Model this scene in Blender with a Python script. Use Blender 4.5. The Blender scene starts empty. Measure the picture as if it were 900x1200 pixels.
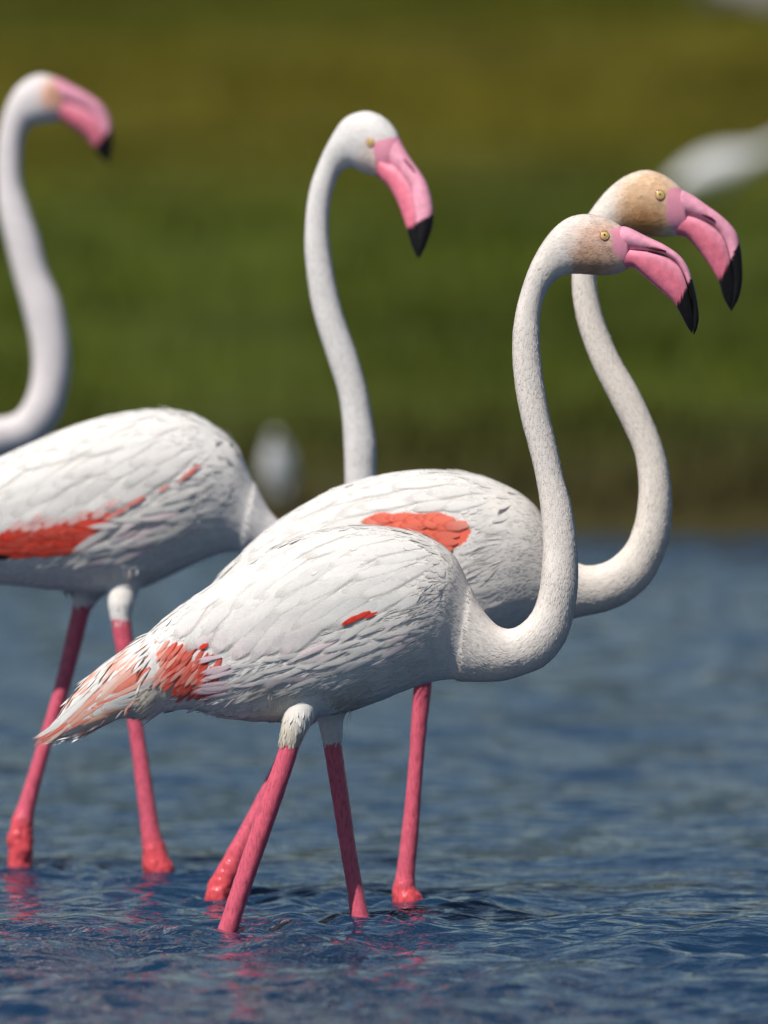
import bpy, bmesh, math, random
import numpy as np
from mathutils import Vector, Matrix, noise
from mathutils.bvhtree import BVHTree

R = math.radians
scene = bpy.context.scene
col = scene.collection
random.seed(7)
rng = np.random.default_rng(7)

# ------------------------------------------------------------------ camera
F_PX = 11445.0            # focal length in pixels of the 900 x 1200 photograph
CAM_H = 1.12              # metres above the water
PITCH = math.atan((600 - 233) / F_PX)
cam_d = bpy.data.cameras.new('camera')
cam = bpy.data.objects.new('camera', cam_d)
col.objects.link(cam)
cam.location = (0, 0, CAM_H)
cam.rotation_euler = (R(90) - PITCH, 0, 0)
cam_d.sensor_fit = 'VERTICAL'
cam_d.sensor_height = 36.0
cam_d.sensor_width = 27.0
cam_d.lens = F_PX / 1200 * 36.0
cam_d.clip_start = 0.5
cam_d.clip_end = 5000
cam_d.dof.use_dof = True
cam_d.dof.focus_distance = 14.98
cam_d.dof.aperture_fstop = 3.5
scene.camera = cam

# ------------------------------------------------------------------ light
SUN_EL, SUN_AZ = R(52), R(36)      # azimuth: towards camera-left from straight behind the camera
sun_dir = Vector((-math.sin(SUN_AZ) * math.cos(SUN_EL), -math.cos(SUN_AZ) * math.cos(SUN_EL), math.sin(SUN_EL)))
world = bpy.data.worlds.new('World')
scene.world = world
world.use_nodes = True
wn = world.node_tree
bg = wn.nodes['Background']
sky = wn.nodes.new('ShaderNodeTexSky')
sky.sky_type = 'NISHITA'
sky.sun_disc = False
sky.sun_elevation = SUN_EL
sky.sun_rotation = math.atan2(sun_dir.x, sun_dir.y)
sky.air_density = 1.0
sky.dust_density = 0.1
sky.ozone_density = 2.6
wn.links.new(sky.outputs[0], bg.inputs[0])
bg.inputs[1].default_value = 0.05
sun_d = bpy.data.lights.new('sun', 'SUN')
sun_d.energy = 4.55
sun_d.angle = R(0.5)
sun_d.color = (1.0, 0.955, 0.89)
sun = bpy.data.objects.new('sun', sun_d)
col.objects.link(sun)
sun.location = (-5, -5, 10)
sun.rotation_euler = sun_dir.to_track_quat('Z', 'Y').to_euler()
scene.view_settings.view_transform = 'Standard'
scene.view_settings.look = 'None'
scene.view_settings.exposure = 0.0
scene.view_settings.gamma = 1.0
scene.view_settings.use_curve_mapping = False
scene.cycles.use_denoising = True
scene.cycles.max_bounces = 8
scene.cycles.transparent_max_bounces = 64

# ------------------------------------------------------------------ pixel -> place
CA, SA = math.cos(PITCH), math.sin(PITCH)
def P(px, py, Y):
    """point on the upright plane at depth Y seen at a photo pixel"""
    up = -(py - 600)
    dx, dy, dz = px - 450, F_PX * CA + up * SA, -F_PX * SA + up * CA
    k = Y / dy
    return Vector((dx * k, Y, CAM_H + dz * k))

def lin(r, g, b):
    f = lambda c: (c / 255 / 12.92) if c / 255 <= 0.04045 else ((c / 255 + 0.055) / 1.055) ** 2.4
    return np.array([f(r), f(g), f(b)])

def sstep(a, b, x):
    t = np.clip((x - a) / (b - a), 0, 1)
    return t * t * (3 - 2 * t)

def tag(o, label, cat, group=None, kind=None):
    if label: o['label'] = label
    if cat: o['category'] = cat
    if group: o['group'] = group
    if kind: o['kind'] = kind
    return o

def link(name, me, mat=None, parent=None, kind=None):
    o = bpy.data.objects.new(name, me)
    col.objects.link(o)
    if mat is not None and me is not None:
        me.materials.append(mat)
    o.parent = parent
    if kind: o['kind'] = kind
    return o

def mesh_np(name, v, f, colr=None, uv=None, smooth=True, nrm=None):
    """mesh from arrays; f is a (n,k) array or a list of faces"""
    me = bpy.data.meshes.new(name)
    v = np.asarray(v, dtype=np.float32)
    if isinstance(f, np.ndarray):
        n, k = f.shape
        me.vertices.add(len(v)); me.vertices.foreach_set('co', v.ravel())
        me.loops.add(n * k); me.loops.foreach_set('vertex_index', f.astype(np.int32).ravel())
        me.polygons.add(n)
        me.polygons.foreach_set('loop_start', np.arange(0, n * k, k, dtype=np.int32))
        me.update(calc_edges=True)
    else:
        me.from_pydata([tuple(x) for x in v], [], f)
        me.update()
    if colr is not None:
        a = me.color_attributes.new('Col', 'FLOAT_COLOR', 'POINT')
        c = np.ones((len(v), 4), np.float32)
        c[:, :colr.shape[1]] = colr
        a.data.foreach_set('color', c.ravel())
    if uv is not None:
        l = me.uv_layers.new(name='UVMap')
        li = np.empty(len(me.loops), np.int32)
        me.loops.foreach_get('vertex_index', li)
        l.data.foreach_set('uv', np.asarray(uv, np.float32)[li].ravel())
    if smooth:
        me.polygons.foreach_set('use_smooth', np.ones(len(me.polygons), bool))
    me.validate()
    if nrm is not None and len(nrm) == len(me.vertices):
        me.normals_split_custom_set_from_vertices([tuple(x) for x in nrm])
    return me

# ------------------------------------------------------------------ materials
def new_mat(name):
    m = bpy.data.materials.new(name)
    m.use_nodes = True
    nt = m.node_tree
    return m, nt, nt.nodes['Principled BSDF'], nt.nodes.new, nt.links.new

def mat_body():
    m, nt, b, N, L = new_mat('plumage_and_skin')
    at = N('ShaderNodeAttribute'); at.attribute_name = 'Col'
    co = N('ShaderNodeTexCoord')
    n1 = N('ShaderNodeTexNoise'); n1.inputs['Scale'].default_value = 60; n1.inputs['Detail'].default_value = 6
    L(co.outputs['Object'], n1.inputs['Vector'])
    mr = N('ShaderNodeMapRange'); mr.inputs[1].default_value = 0.3; mr.inputs[2].default_value = 0.7
    mr.inputs[3].default_value = 0.92; mr.inputs[4].default_value = 1.05
    L(n1.outputs[0], mr.inputs[0])
    mul = N('ShaderNodeMix'); mul.data_type = 'RGBA'; mul.blend_type = 'MULTIPLY'; mul.inputs[0].default_value = 1
    L(at.outputs['Color'], mul.inputs[6]); L(mr.outputs[0], mul.inputs[7])
    # dark flecks on the scaly legs
    mpf = N('ShaderNodeMapping'); mpf.inputs['Scale'].default_value = (1, 1, 0.22); L(co.outputs['Object'], mpf.inputs['Vector'])
    nf = N('ShaderNodeTexNoise'); nf.inputs['Scale'].default_value = 330; nf.inputs['Detail'].default_value = 3; L(mpf.outputs[0], nf.inputs['Vector'])
    fm = N('ShaderNodeMapRange'); fm.inputs[1].default_value = 0.32; fm.inputs[2].default_value = 0.52; fm.inputs[3].default_value = 0.68; L(nf.outputs[0], fm.inputs[0])
    fx = N('ShaderNodeMix'); fx.data_type = 'FLOAT'; L(at.outputs['Alpha'], fx.inputs[0]); L(fm.outputs[0], fx.inputs[2]); fx.inputs[3].default_value = 1.0
    mu2 = N('ShaderNodeMix'); mu2.data_type = 'RGBA'; mu2.blend_type = 'MULTIPLY'; mu2.inputs[0].default_value = 1
    L(mul.outputs[2], mu2.inputs[6]); L(fx.outputs[0], mu2.inputs[7])
    L(mu2.outputs[2], b.inputs['Base Color'])
    # alpha of the attribute: 1 feathers, 0 bare leg skin
    rr = N('ShaderNodeMapRange'); rr.inputs[3].default_value = 0.24; rr.inputs[4].default_value = 0.85
    L(at.outputs['Alpha'], rr.inputs[0]); L(rr.outputs[0], b.inputs['Roughness'])
    vo = N('ShaderNodeTexVoronoi'); vo.inputs['Scale'].default_value = 210; vo.feature = 'DISTANCE_TO_EDGE'
    L(co.outputs['Object'], vo.inputs['Vector'])
    vs = N('ShaderNodeMapRange'); vs.inputs[2].default_value = 0.15
    L(vo.outputs['Distance'], vs.inputs[0])
    n2 = N('ShaderNodeTexNoise'); n2.inputs['Scale'].default_value = 420; n2.inputs['Detail'].default_value = 4
    L(co.outputs['Object'], n2.inputs['Vector'])
    mx = N('ShaderNodeMix'); mx.data_type = 'FLOAT'
    L(at.outputs['Alpha'], mx.inputs[0]); L(vs.outputs[0], mx.inputs[2]); L(n2.outputs[0], mx.inputs[3])
    bp = N('ShaderNodeBump'); bp.inputs['Strength'].default_value = 0.3; bp.inputs['Distance'].default_value = 0.0008
    L(mx.outputs[0], bp.inputs['Height']); L(bp.outputs[0], b.inputs['Normal'])
    b.inputs['Specular IOR Level'].default_value = 0.45
    return m

def mat_feather(name, fray, thin, bumpy=True):
    m, nt, b, N, L = new_mat(name)
    at = N('ShaderNodeAttribute'); at.attribute_name = 'Col'
    uv = N('ShaderNodeUVMap')
    sp = N('ShaderNodeSeparateXYZ'); L(uv.outputs[0], sp.inputs[0])
    # barbs slant away from the shaft: coordinate = v*L - |u|*k
    ab = N('ShaderNodeMath'); ab.operation = 'ABSOLUTE'; L(sp.outputs[0], ab.inputs[0])
    ml = N('ShaderNodeMath'); ml.operation = 'MULTIPLY_ADD'; ml.inputs[1].default_value = -0.22
    L(ab.outputs[0], ml.inputs[0]); L(sp.outputs[1], ml.inputs[2])
    cb = N('ShaderNodeCombineXYZ'); L(ml.outputs[0], cb.inputs[0])
    oi = N('ShaderNodeObjectInfo'); L(oi.outputs['Random'], cb.inputs[1])
    um = N('ShaderNodeMath'); um.operation = 'MULTIPLY'; um.inputs[1].default_value = 0.06; L(sp.outputs[0], um.inputs[0])
    L(um.outputs[0], cb.inputs[2])
    n1 = N('ShaderNodeTexNoise'); n1.inputs['Scale'].default_value = 46; n1.inputs['Detail'].default_value = 5
    L(cb.outputs[0], n1.inputs['Vector'])
    mr = N('ShaderNodeMapRange'); mr.inputs[1].default_value = 0.3; mr.inputs[2].default_value = 0.7
    mr.inputs[3].default_value = 0.88; mr.inputs[4].default_value = 1.05
    L(n1.outputs[0], mr.inputs[0])
    mul = N('ShaderNodeMix'); mul.data_type = 'RGBA'; mul.blend_type = 'MULTIPLY'; mul.inputs[0].default_value = 1
    L(at.outputs['Color'], mul.inputs[6]); L(mr.outputs[0], mul.inputs[7])
    L(mul.outputs[2], b.inputs['Base Color'])
    b.inputs['Roughness'].default_value = 0.7
    b.inputs['Specular IOR Level'].default_value = 0.3
    bp = N('ShaderNodeBump'); bp.inputs['Strength'].default_value = 0.5 if fray else 0.0; bp.inputs['Distance'].default_value = 0.0003
    L(n1.outputs[0], bp.inputs['Height'])
    if bumpy: L(bp.outputs[0], b.inputs['Normal'])
    # frayed barb ends along the rim
    ed = N('ShaderNodeMapRange'); ed.inputs[1].default_value = 0.45; ed.inputs[2].default_value = 1.0; L(ab.outputs[0], ed.inputs[0])
    ev = N('ShaderNodeMapRange'); ev.inputs[1].default_value = 0.72; ev.inputs[2].default_value = 1.0; L(sp.outputs[1], ev.inputs[0])
    em = N('ShaderNodeMath'); em.operation = 'MAXIMUM'; L(ed.outputs[0], em.inputs[0]); L(ev.outputs[0], em.inputs[1])
    n3 = N('ShaderNodeTexNoise'); n3.inputs['Scale'].default_value = 120; n3.inputs['Detail'].default_value = 2; L(cb.outputs[0], n3.inputs['Vector'])
    al = N('ShaderNodeMath'); al.operation = 'MULTIPLY_ADD'; al.inputs[1].default_value = -0.85; L(em.outputs[0], al.inputs[0]); L(n3.outputs[0], al.inputs[2])
    aa = N('ShaderNodeMapRange'); aa.inputs[1].default_value = -0.38; aa.inputs[2].default_value = 0.30; L(al.outputs[0], aa.inputs[0])
    if fray: L(aa.outputs[0], b.inputs['Alpha'])
    tr = N('ShaderNodeBsdfTranslucent'); L(mul.outputs[2], tr.inputs[0])
    ms = N('ShaderNodeMixShader'); ms.inputs[0].default_value = thin
    L(b.outputs[0], ms.inputs[1]); L(tr.outputs[0], ms.inputs[2])
    L(ms.outputs[0], nt.nodes['Material Output'].inputs[0])
    return m

def mat_bill():
    m, nt, b, N, L = new_mat('bill_horn')
    at = N('ShaderNodeAttribute'); at.attribute_name = 'Col'
    co = N('ShaderNodeTexCoord')
    n1 = N('ShaderNodeTexNoise'); n1.inputs['Scale'].default_value = 90; n1.inputs['Detail'].default_value = 5
    L(co.outputs['Object'], n1.inputs['Vector'])
    mr = N('ShaderNodeMapRange'); mr.inputs[1].default_value = 0.3; mr.inputs[2].default_value = 0.7
    mr.inputs[3].default_value = 0.80; mr.inputs[4].default_value = 1.1
    L(n1.outputs[0], mr.inputs[0])
    mul = N('ShaderNodeMix'); mul.data_type = 'RGBA'; mul.blend_type = 'MULTIPLY'; mul.inputs[0].default_value = 1
    L(at.outputs['Color'], mul.inputs[6]); L(mr.outputs[0], mul.inputs[7])
    L(mul.outputs[2], b.inputs['Base Color'])
    b.inputs['Roughness'].default_value = 0.42; b.inputs['Specular IOR Level'].default_value = 0.3
    bp = N('ShaderNodeBump'); bp.inputs['Strength'].default_value = 0.4; bp.inputs['Distance'].default_value = 0.001
    L(n1.outputs[0], bp.inputs['Height']); L(bp.outputs[0], b.inputs['Normal'])
    return m

def mat_plain(name, c, rough, spec=0.5):
    m, nt, b, N, L = new_mat(name)
    n1 = N('ShaderNodeTexNoise'); n1.inputs['Scale'].default_value = 200
    co = N('ShaderNodeTexCoord'); L(co.outputs['Object'], n1.inputs['Vector'])
    mx = N('ShaderNodeMix'); mx.data_type = 'RGBA'; L(n1.outputs[0], mx.inputs[0])
    mx.inputs[6].default_value = (*[x * 0.8 for x in c], 1); mx.inputs[7].default_value = (*[min(1, x * 1.15) for x in c], 1)
    L(mx.outputs[2], b.inputs['Base Color'])
    b.inputs['Roughness'].default_value = rough
    b.inputs['Specular IOR Level'].default_value = spec
    return m

def mat_water():
    m, nt, b, N, L = new_mat('lake_water')
    b.inputs['Base Color'].default_value = (0.008, 0.030, 0.070, 1)
    b.inputs['Roughness'].default_value = 0.04
    b.inputs['IOR'].default_value = 1.333
    co = N('ShaderNodeTexCoord')
    mp = N('ShaderNodeMapping'); L(co.outputs['Object'], mp.inputs['Vector'])
    mp.inputs['Scale'].default_value = (1.0, 1.25, 1)
    n1 = N('ShaderNodeTexNoise'); n1.inputs['Scale'].default_value = 14; n1.inputs['Detail'].default_value = 3
    n2 = N('ShaderNodeTexNoise'); n2.inputs['Scale'].default_value = 4.0; n2.inputs['Detail'].default_value = 2
    L(mp.outputs[0], n1.inputs['Vector']); L(mp.outputs[0], n2.inputs['Vector'])
    b1 = N('ShaderNodeBump'); b1.inputs['Strength'].default_value = 1; b1.inputs['Distance'].default_value = 0.016
    b2 = N('ShaderNodeBump'); b2.inputs['Strength'].default_value = 1; b2.inputs['Distance'].default_value = 0.016
    L(n1.outputs[0], b1.inputs['Height']); L(n2.outputs[0], b2.inputs['Height'])
    L(b2.outputs[0], b1.inputs['Normal']); L(b1.outputs[0], b.inputs['Normal'])
    return m

def mat_ground():
    m, nt, b, N, L = new_mat('bank_turf')
    at = N('ShaderNodeAttribute'); at.attribute_name = 'Col'
    co = N('ShaderNodeTexCoord')
    n1 = N('ShaderNodeTexNoise'); n1.inputs['Scale'].default_value = 1.2; n1.inputs['Detail'].default_value = 8
    L(co.outputs['Object'], n1.inputs['Vector'])
    mr = N('ShaderNodeMapRange'); mr.inputs[1].default_value = 0.3; mr.inputs[2].default_value = 0.7
    mr.inputs[3].default_value = 0.7; mr.inputs[4].default_value = 1.25
    L(n1.outputs[0], mr.inputs[0])
    mul = N('ShaderNodeMix'); mul.data_type = 'RGBA'; mul.blend_type = 'MULTIPLY'; mul.inputs[0].default_value = 1
    L(at.outputs['Color'], mul.inputs[6]); L(mr.outputs[0], mul.inputs[7])
    L(mul.outputs[2], b.inputs['Base Color'])
    b.inputs['Roughness'].default_value = 0.95
    b.inputs['Specular IOR Level'].default_value = 0.1
    bp = N('ShaderNodeBump'); bp.inputs['Distance'].default_value = 0.1
    L(n1.outputs[0], bp.inputs['Height']); L(bp.outputs[0], b.inputs['Normal'])
    return m

M_BODY, M_FEA, M_BILL = mat_body(), mat_feather('feather_vane', True, 0.05), mat_bill()
M_DOWN = mat_feather('contour_feather', True, 0.0, False)
M_IRIS = mat_plain('iris_yellow', lin(228, 198, 120), 0.15)
M_PUPIL = mat_plain('pupil_black', (0.004, 0.004, 0.004), 0.08)
M_LID = mat_plain('eyelid_skin', lin(196, 140, 118), 0.5)
M_NOST = mat_plain('nostril_dark', lin(90, 20, 40), 0.6)
M_WATER, M_GROUND = mat_water(), mat_ground()
M_MUD = mat_plain('lake_mud', (0.06, 0.05, 0.03), 0.9)
M_DARKBILL = mat_plain('dark_bill', (0.05, 0.045, 0.04), 0.4)
M_YBILL = mat_plain('yellow_bill', (0.6, 0.38, 0.06), 0.4)

# ------------------------------------------------------------------ water, bed and bank
SHORE, SLOPE = 32.4, 0.044
def shore_y(x):
    return SHORE + 0.10 * np.sin(x * 0.9 + 1) + 0.06 * np.sin(x * 2.3) + 0.25 * np.sin(x * 0.13)

leg_spots = []      # (x, y, strength) where legs pierce the surface, filled from the bird data below

def axis(parts):
    out = [parts[0][0]]
    for a, b_, st in parts:
        n = max(1, int(round((b_ - a) / st)))
        out += list(np.linspace(a, b_, n + 1)[1:])
    return np.array(out)

def build_water(spots):
    xs = axis([(-300, -60, 20), (-60, -10, 2), (-10, -1.6, 0.15), (-1.6, 1.6, 0.011), (1.6, 10, 0.15), (10, 60, 2), (60, 300, 20)])
    ys = axis([(-120, 0, 10), (0, 11, 0.5), (11, 13, 0.05), (13, 16.6, 0.0125), (16.6, 22, 0.03), (22, 33.4, 0.08)])
    X, Y = np.meshgrid(xs, ys)
    Z = np.zeros_like(X)
    r = np.random.default_rng(3)
    near = sstep(16.6, 15.0, Y)
    def waves(n, l0, l1, slope, spread, mask, main):
        nonlocal Z
        for _ in range(n):
            lam = math.exp(r.uniform(math.log(l0), math.log(l1)))
            a = main + r.normal(0, spread)
            k = 2 * math.pi / lam
            amp = slope / k * r.uniform(0.5, 1.3)
            ph = r.uniform(0, 6.28)
            Z += mask * amp * np.sin(k * (X * math.cos(a) + Y * math.sin(a)) + ph)
    fine = np.clip(1 - np.maximum(0, np.abs(X) - 1.6) * 3, 0, 1) * np.clip(1 - np.maximum(0, 12.0 - Y), 0, 1)
    fy = sstep(24, 17, Y)
    waves(16, 0.5, 1.6, 0.007, 0.6, 1.0 * (np.abs(X) < 70), R(95))
    waves(22, 0.16, 0.5, 0.020, 0.8, fine, R(85))
    waves(26, 0.06, 0.17, 0.020, 1.2, fine * (0.3 + 0.7 * near) * np.maximum(fy, 0.2), R(80))
    patch = np.array([noise.noise(Vector((a * 1.7, b * 0.9, 4))) for a, b in zip(X.ravel(), Y.ravel())]).reshape(X.shape) if X.size < 1 else (0.5 + 0.5 * np.sin(X * 2.9 + 1.3 * np.sin(Y * 4.1)) * np.cos(Y * 3.3 + 0.8 * np.sin(X * 3.7)))
    churn = fine * sstep(15.35, 14.85, Y) * (0.45 + 0.75 * patch)
    waves(24, 0.05, 0.13, 0.045, 1.5, churn, R(85))
    waves(18, 0.13, 0.40, 0.042, 1.2, churn, R(85))
    # ripples ringing out from each leg
    for (sx, sy, st) in spots:
        d = np.sqrt((X - sx) ** 2 + (Y - sy) ** 2)
        Z += st * fine * 0.0080 * np.sin(d * 2 * math.pi / 0.085 - 1.2) * np.exp(-d / 0.16) * sstep(0.0, 0.03, d)
    v = np.stack([X, Y, Z], -1).reshape(-1, 3)
    ny, nx = X.shape
    i = np.arange(ny * nx).reshape(ny, nx)
    f = np.stack([i[:-1, :-1], i[:-1, 1:], i[1:, 1:], i[1:, :-1]], -1).reshape(-1, 4)
    o = link('water', mesh_np('water', v, f), M_WATER, None, 'structure')
    return o

def band_color(x, y):
    """turf zones going up the bank: bare dark margin, green meadow, drier straw belt, green again"""
    y = np.asarray(y, float); x = np.asarray(x, float)
    nz = np.array([noise.noise(Vector((a * 0.16, b * 0.10, 2.0))) for a, b in zip(x.ravel(), y.ravel())]).reshape(y.shape)
    n2 = np.array([noise.noise(Vector((a * 0.5, b * 0.25, 7.0))) for a, b in zip(x.ravel(), y.ravel())]).reshape(y.shape)
    yy = y + nz * 5 + n2 * 1.5
    mud, green, straw, green2 = np.array([0.045, 0.039, 0.013]), np.array([0.062, 0.080, 0.009]), np.array([0.105, 0.092, 0.008]), np.array([0.066, 0.072, 0.005])
    c = mud + (green - mud) * sstep(33.5, 40, yy)[..., None]
    c = c + (straw - c) * sstep(51, 68, yy)[..., None]
    c = c + (green2 - c) * sstep(84, 100, yy)[..., None]
    n3 = np.array([noise.noise(Vector((a * 0.9, b * 0.35, 11.0))) for a, b in zip(x.ravel(), y.ravel())]).reshape(y.shape)
    return c * 0.95 * np.clip(1 + 0.4 * n2[..., None] + 0.25 * n3[..., None], 0.3, 2)

def bank_z(x, y):
    d = y - shore_y(x)
    return np.where(d > 0, 0.10 * sstep(0, 0.5, d) + SLOPE * d, 0.45 * d) + 0.05 * np.sin(x * 0.35 + y * 0.21) * sstep(1, 6, d)

def build_bank():
    xs = axis([(-600, -60, 30), (-60, -14, 2), (-14, 14, 0.35), (14, 60, 2), (60, 600, 30)])
    ys = axis([(31.6, 34.5, 0.12), (34.5, 60, 0.5), (60, 120, 1.5), (120, 700, 20)])
    X, Y = np.meshgrid(xs, ys)
    Z = bank_z(X, Y)
    c = band_color(X, Y).reshape(-1, 3)
    ny, nx = X.shape
    i = np.arange(ny * nx).reshape(ny, nx)
    f = np.stack([i[:-1, :-1], i[:-1, 1:], i[1:, 1:], i[1:, :-1]], -1).reshape(-1, 4)
    link('bank', mesh_np('bank', np.stack([X, Y, Z], -1).reshape(-1, 3), f, c), M_GROUND, None, 'structure')
    # grass growing on it
    n = 70000
    y = SHORE + 0.4 + 85 * rng.random(n) ** 1.5
    x = rng.uniform(-1, 1, n) * (3 + y * 0.06)
    cl = np.array([noise.noise(Vector((a * 0.8, b * 0.5, 0))) for a, b in zip(x, y)])
    keep = cl + rng.normal(0, 0.25, n) > -0.05
    x, y = x[keep], y[keep]; n = len(x)
    z = bank_z(x, y)
    h = rng.uniform(0.05, 0.16, n); w = rng.uniform(0.004, 0.012, n) * (1 + y / 60)
    a = rng.uniform(0, 6.28, n); lean = rng.uniform(-0.5, 0.5, (n, 2)) * h[:, None]
    b0 = np.stack([x - w * np.cos(a), y - w * np.sin(a), z - 0.01], -1)
    b1 = np.stack([x + w * np.cos(a), y + w * np.sin(a), z - 0.01], -1)
    tp = np.stack([x + lean[:, 0], y + lean[:, 1], z + h], -1)
    v = np.stack([b0, b1, tp], 1).reshape(-1, 3)
    cc = np.repeat(band_color(x, y) * rng.uniform(0.7, 1.5, (n, 1)), 3, axis=0)
    g = link('grass', mesh_np('grass', v, np.arange(3 * n).reshape(n, 3), cc, smooth=False), M_GROUND, None)
    tag(g, 'short meadow grass covering the sloping bank', 'grass', None, 'stuff')

# ------------------------------------------------------------------ sweeps
def catmull(pts, step):
    pts = np.asarray(pts, float)
    out = []
    n = len(pts)
    for i in range(n - 1):
        p0 = pts[max(0, i - 1)]; p1 = pts[i]; p2 = pts[i + 1]; p3 = pts[min(n - 1, i + 2)]
        d = np.linalg.norm((p2[:4] - p1[:4]).reshape(-1))
        m = max(1, int(d / step))
        for k in range(m):
            t = k / m
            out.append(0.5 * ((2 * p1) + (-p0 + p2) * t + (2 * p0 - 5 * p1 + 4 * p2 - p3) * t * t + (-p0 + 3 * p1 - 3 * p2 + p3) * t ** 3))
    out.append(pts[-1])
    return np.array(out)

def rings_to_mesh(rings):
    """closed tube through rings (m,n,3), ends capped with a centre point"""
    m, n, _ = rings.shape
    v = np.concatenate([rings.reshape(-1, 3), rings[0].mean(0)[None], rings[-1].mean(0)[None]])
    f = []
    for i in range(m - 1):
        for j in range(n):
            k = (j + 1) % n
            f.append((i * n + j, i * n + k, (i + 1) * n + k, (i + 1) * n + j))
    a, b = m * n, m * n + 1
    for j in range(n):
        k = (j + 1) % n
        f.append((a, k, j)); f.append((b, (m - 1) * n + j, (m - 1) * n + k))
    return v, f

def section_rings(secs, Y, mm, n=28, ex=2.2, step=8, inset=0.0, off=(0, 0, 0)):
    """secs: (top x, top y, bottom x, bottom y, half width px or None, depth offset px)"""
    full = []
    for s in secs:
        s = list(s)
        if len(s) < 5 or s[4] is None:
            w = 0.5 * math.hypot(s[0] - s[2], s[1] - s[3]) * 0.95
            s = s[:4] + [w] + s[5:]
        if len(s) < 6: s.append(0)
        full.append(s)
    S = catmull(full, step)
    off = Vector(off)
    t = np.linspace(0, 2 * math.pi, n, endpoint=False)
    c, s_ = np.cos(t), np.sin(t)
    pc = np.sign(c) * np.abs(c) ** (2 / ex); ps = np.sign(s_) * np.abs(s_) ** (2 / ex)
    rings, cen = [], []
    for q in S:
        T = P(q[0], q[1], Y) - off; B = P(q[2], q[3], Y) - off
        w = q[4] * mm; yo = q[5] * mm
        if inset and q[4] > 36:
            d = (T - B).normalized() * (inset * mm); T = T - d; B = B + d; w -= inset * mm
        mid = (T + B) / 2; h = (T - B) / 2
        ring = np.array([[mid.x + h.x * b_, mid.y + h.y * b_ + yo + w * a * (1 + 0.08 * b_), mid.z + h.z * b_] for a, b_ in zip(pc, ps)])
        rings.append(ring); cen.append([mid.x, mid.y + yo, mid.z, h.length])
    return np.array(rings), np.array(cen), S, t

def tube_rings(pts, n=14):
    """pts: (x,y,z,r) in metres"""
    pts = catmull(pts, 0.012)
    rings = []
    for i, p in enumerate(pts):
        a = pts[max(0, i - 1)][:3]; b = pts[min(len(pts) - 1, i + 1)][:3]
        t = Vector(b - a).normalized()
        u = t.cross(Vector((0, 1, 0)))
        if u.length < 1e-3: u = t.cross(Vector((1, 0, 0)))
        u.normalize(); w = t.cross(u)
        rings.append([list(Vector(p[:3]) + (u * math.cos(k) + w * math.sin(k)) * p[3]) for k in np.linspace(0, 2 * math.pi, n, endpoint=False)])
    return np.array(rings)

def fuse(name, pieces, voxel, smooth_it=3):
    """join closed pieces into one continuous skin"""
    vs, fs, o = [], [], 0
    for v, f in pieces:
        vs.append(v); fs += [tuple(i + o for i in q) for q in f]; o += len(v)
    me = mesh_np(name + '_raw', np.concatenate(vs), fs)
    bm = bmesh.new(); bm.from_mesh(me); bmesh.ops.recalc_face_normals(bm, faces=bm.faces); bm.to_mesh(me); bm.free()
    ob = bpy.data.objects.new(name + '_raw', me); col.objects.link(ob)
    r = ob.modifiers.new('r', 'REMESH'); r.mode = 'VOXEL'; r.voxel_size = voxel; r.use_smooth_shade = True
    s = ob.modifiers.new('s', 'SMOOTH'); s.factor = 0.5; s.iterations = smooth_it
    dg = bpy.context.evaluated_depsgraph_get()
    out = bpy.data.meshes.new_from_object(ob.evaluated_get(dg))
    out.name = name
    bpy.data.objects.remove(ob); bpy.data.meshes.remove(me)
    return out

def get_co(me):
    a = np.empty(len(me.vertices) * 3, np.float32); me.vertices.foreach_get('co', a)
    return a.reshape(-1, 3).astype(float)

def set_col(me, c):
    a = me.color_attributes.new('Col', 'FLOAT_COLOR', 'POINT')
    a.data.foreach_set('color', c.astype(np.float32).ravel())

def inpoly(x, y, poly):
    x = np.asarray(x); y = np.asarray(y)
    ins = np.zeros(x.shape, bool)
    n = len(poly)
    for i in range(n):
        x0, y0 = poly[i]; x1, y1 = poly[(i + 1) % n]
        if y0 == y1: continue
        c = ((y0 > y) != (y1 > y)) & (x < (x1 - x0) * (y - y0) / (y1 - y0) + x0)
        ins ^= c
    return ins

WHITE = np.array([0.82, 0.79, 0.755])
CREAM = np.array([0.80, 0.72, 0.66])
LEGPINK = lin(228, 102, 124)
JOINT = lin(234, 88, 96)
CORAL = lin(240, 118, 100)
RED = lin(222, 62, 44)
PINKW = lin(244, 214, 220)

# ------------------------------------------------------------------ flamingos
BED = -0.32

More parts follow.
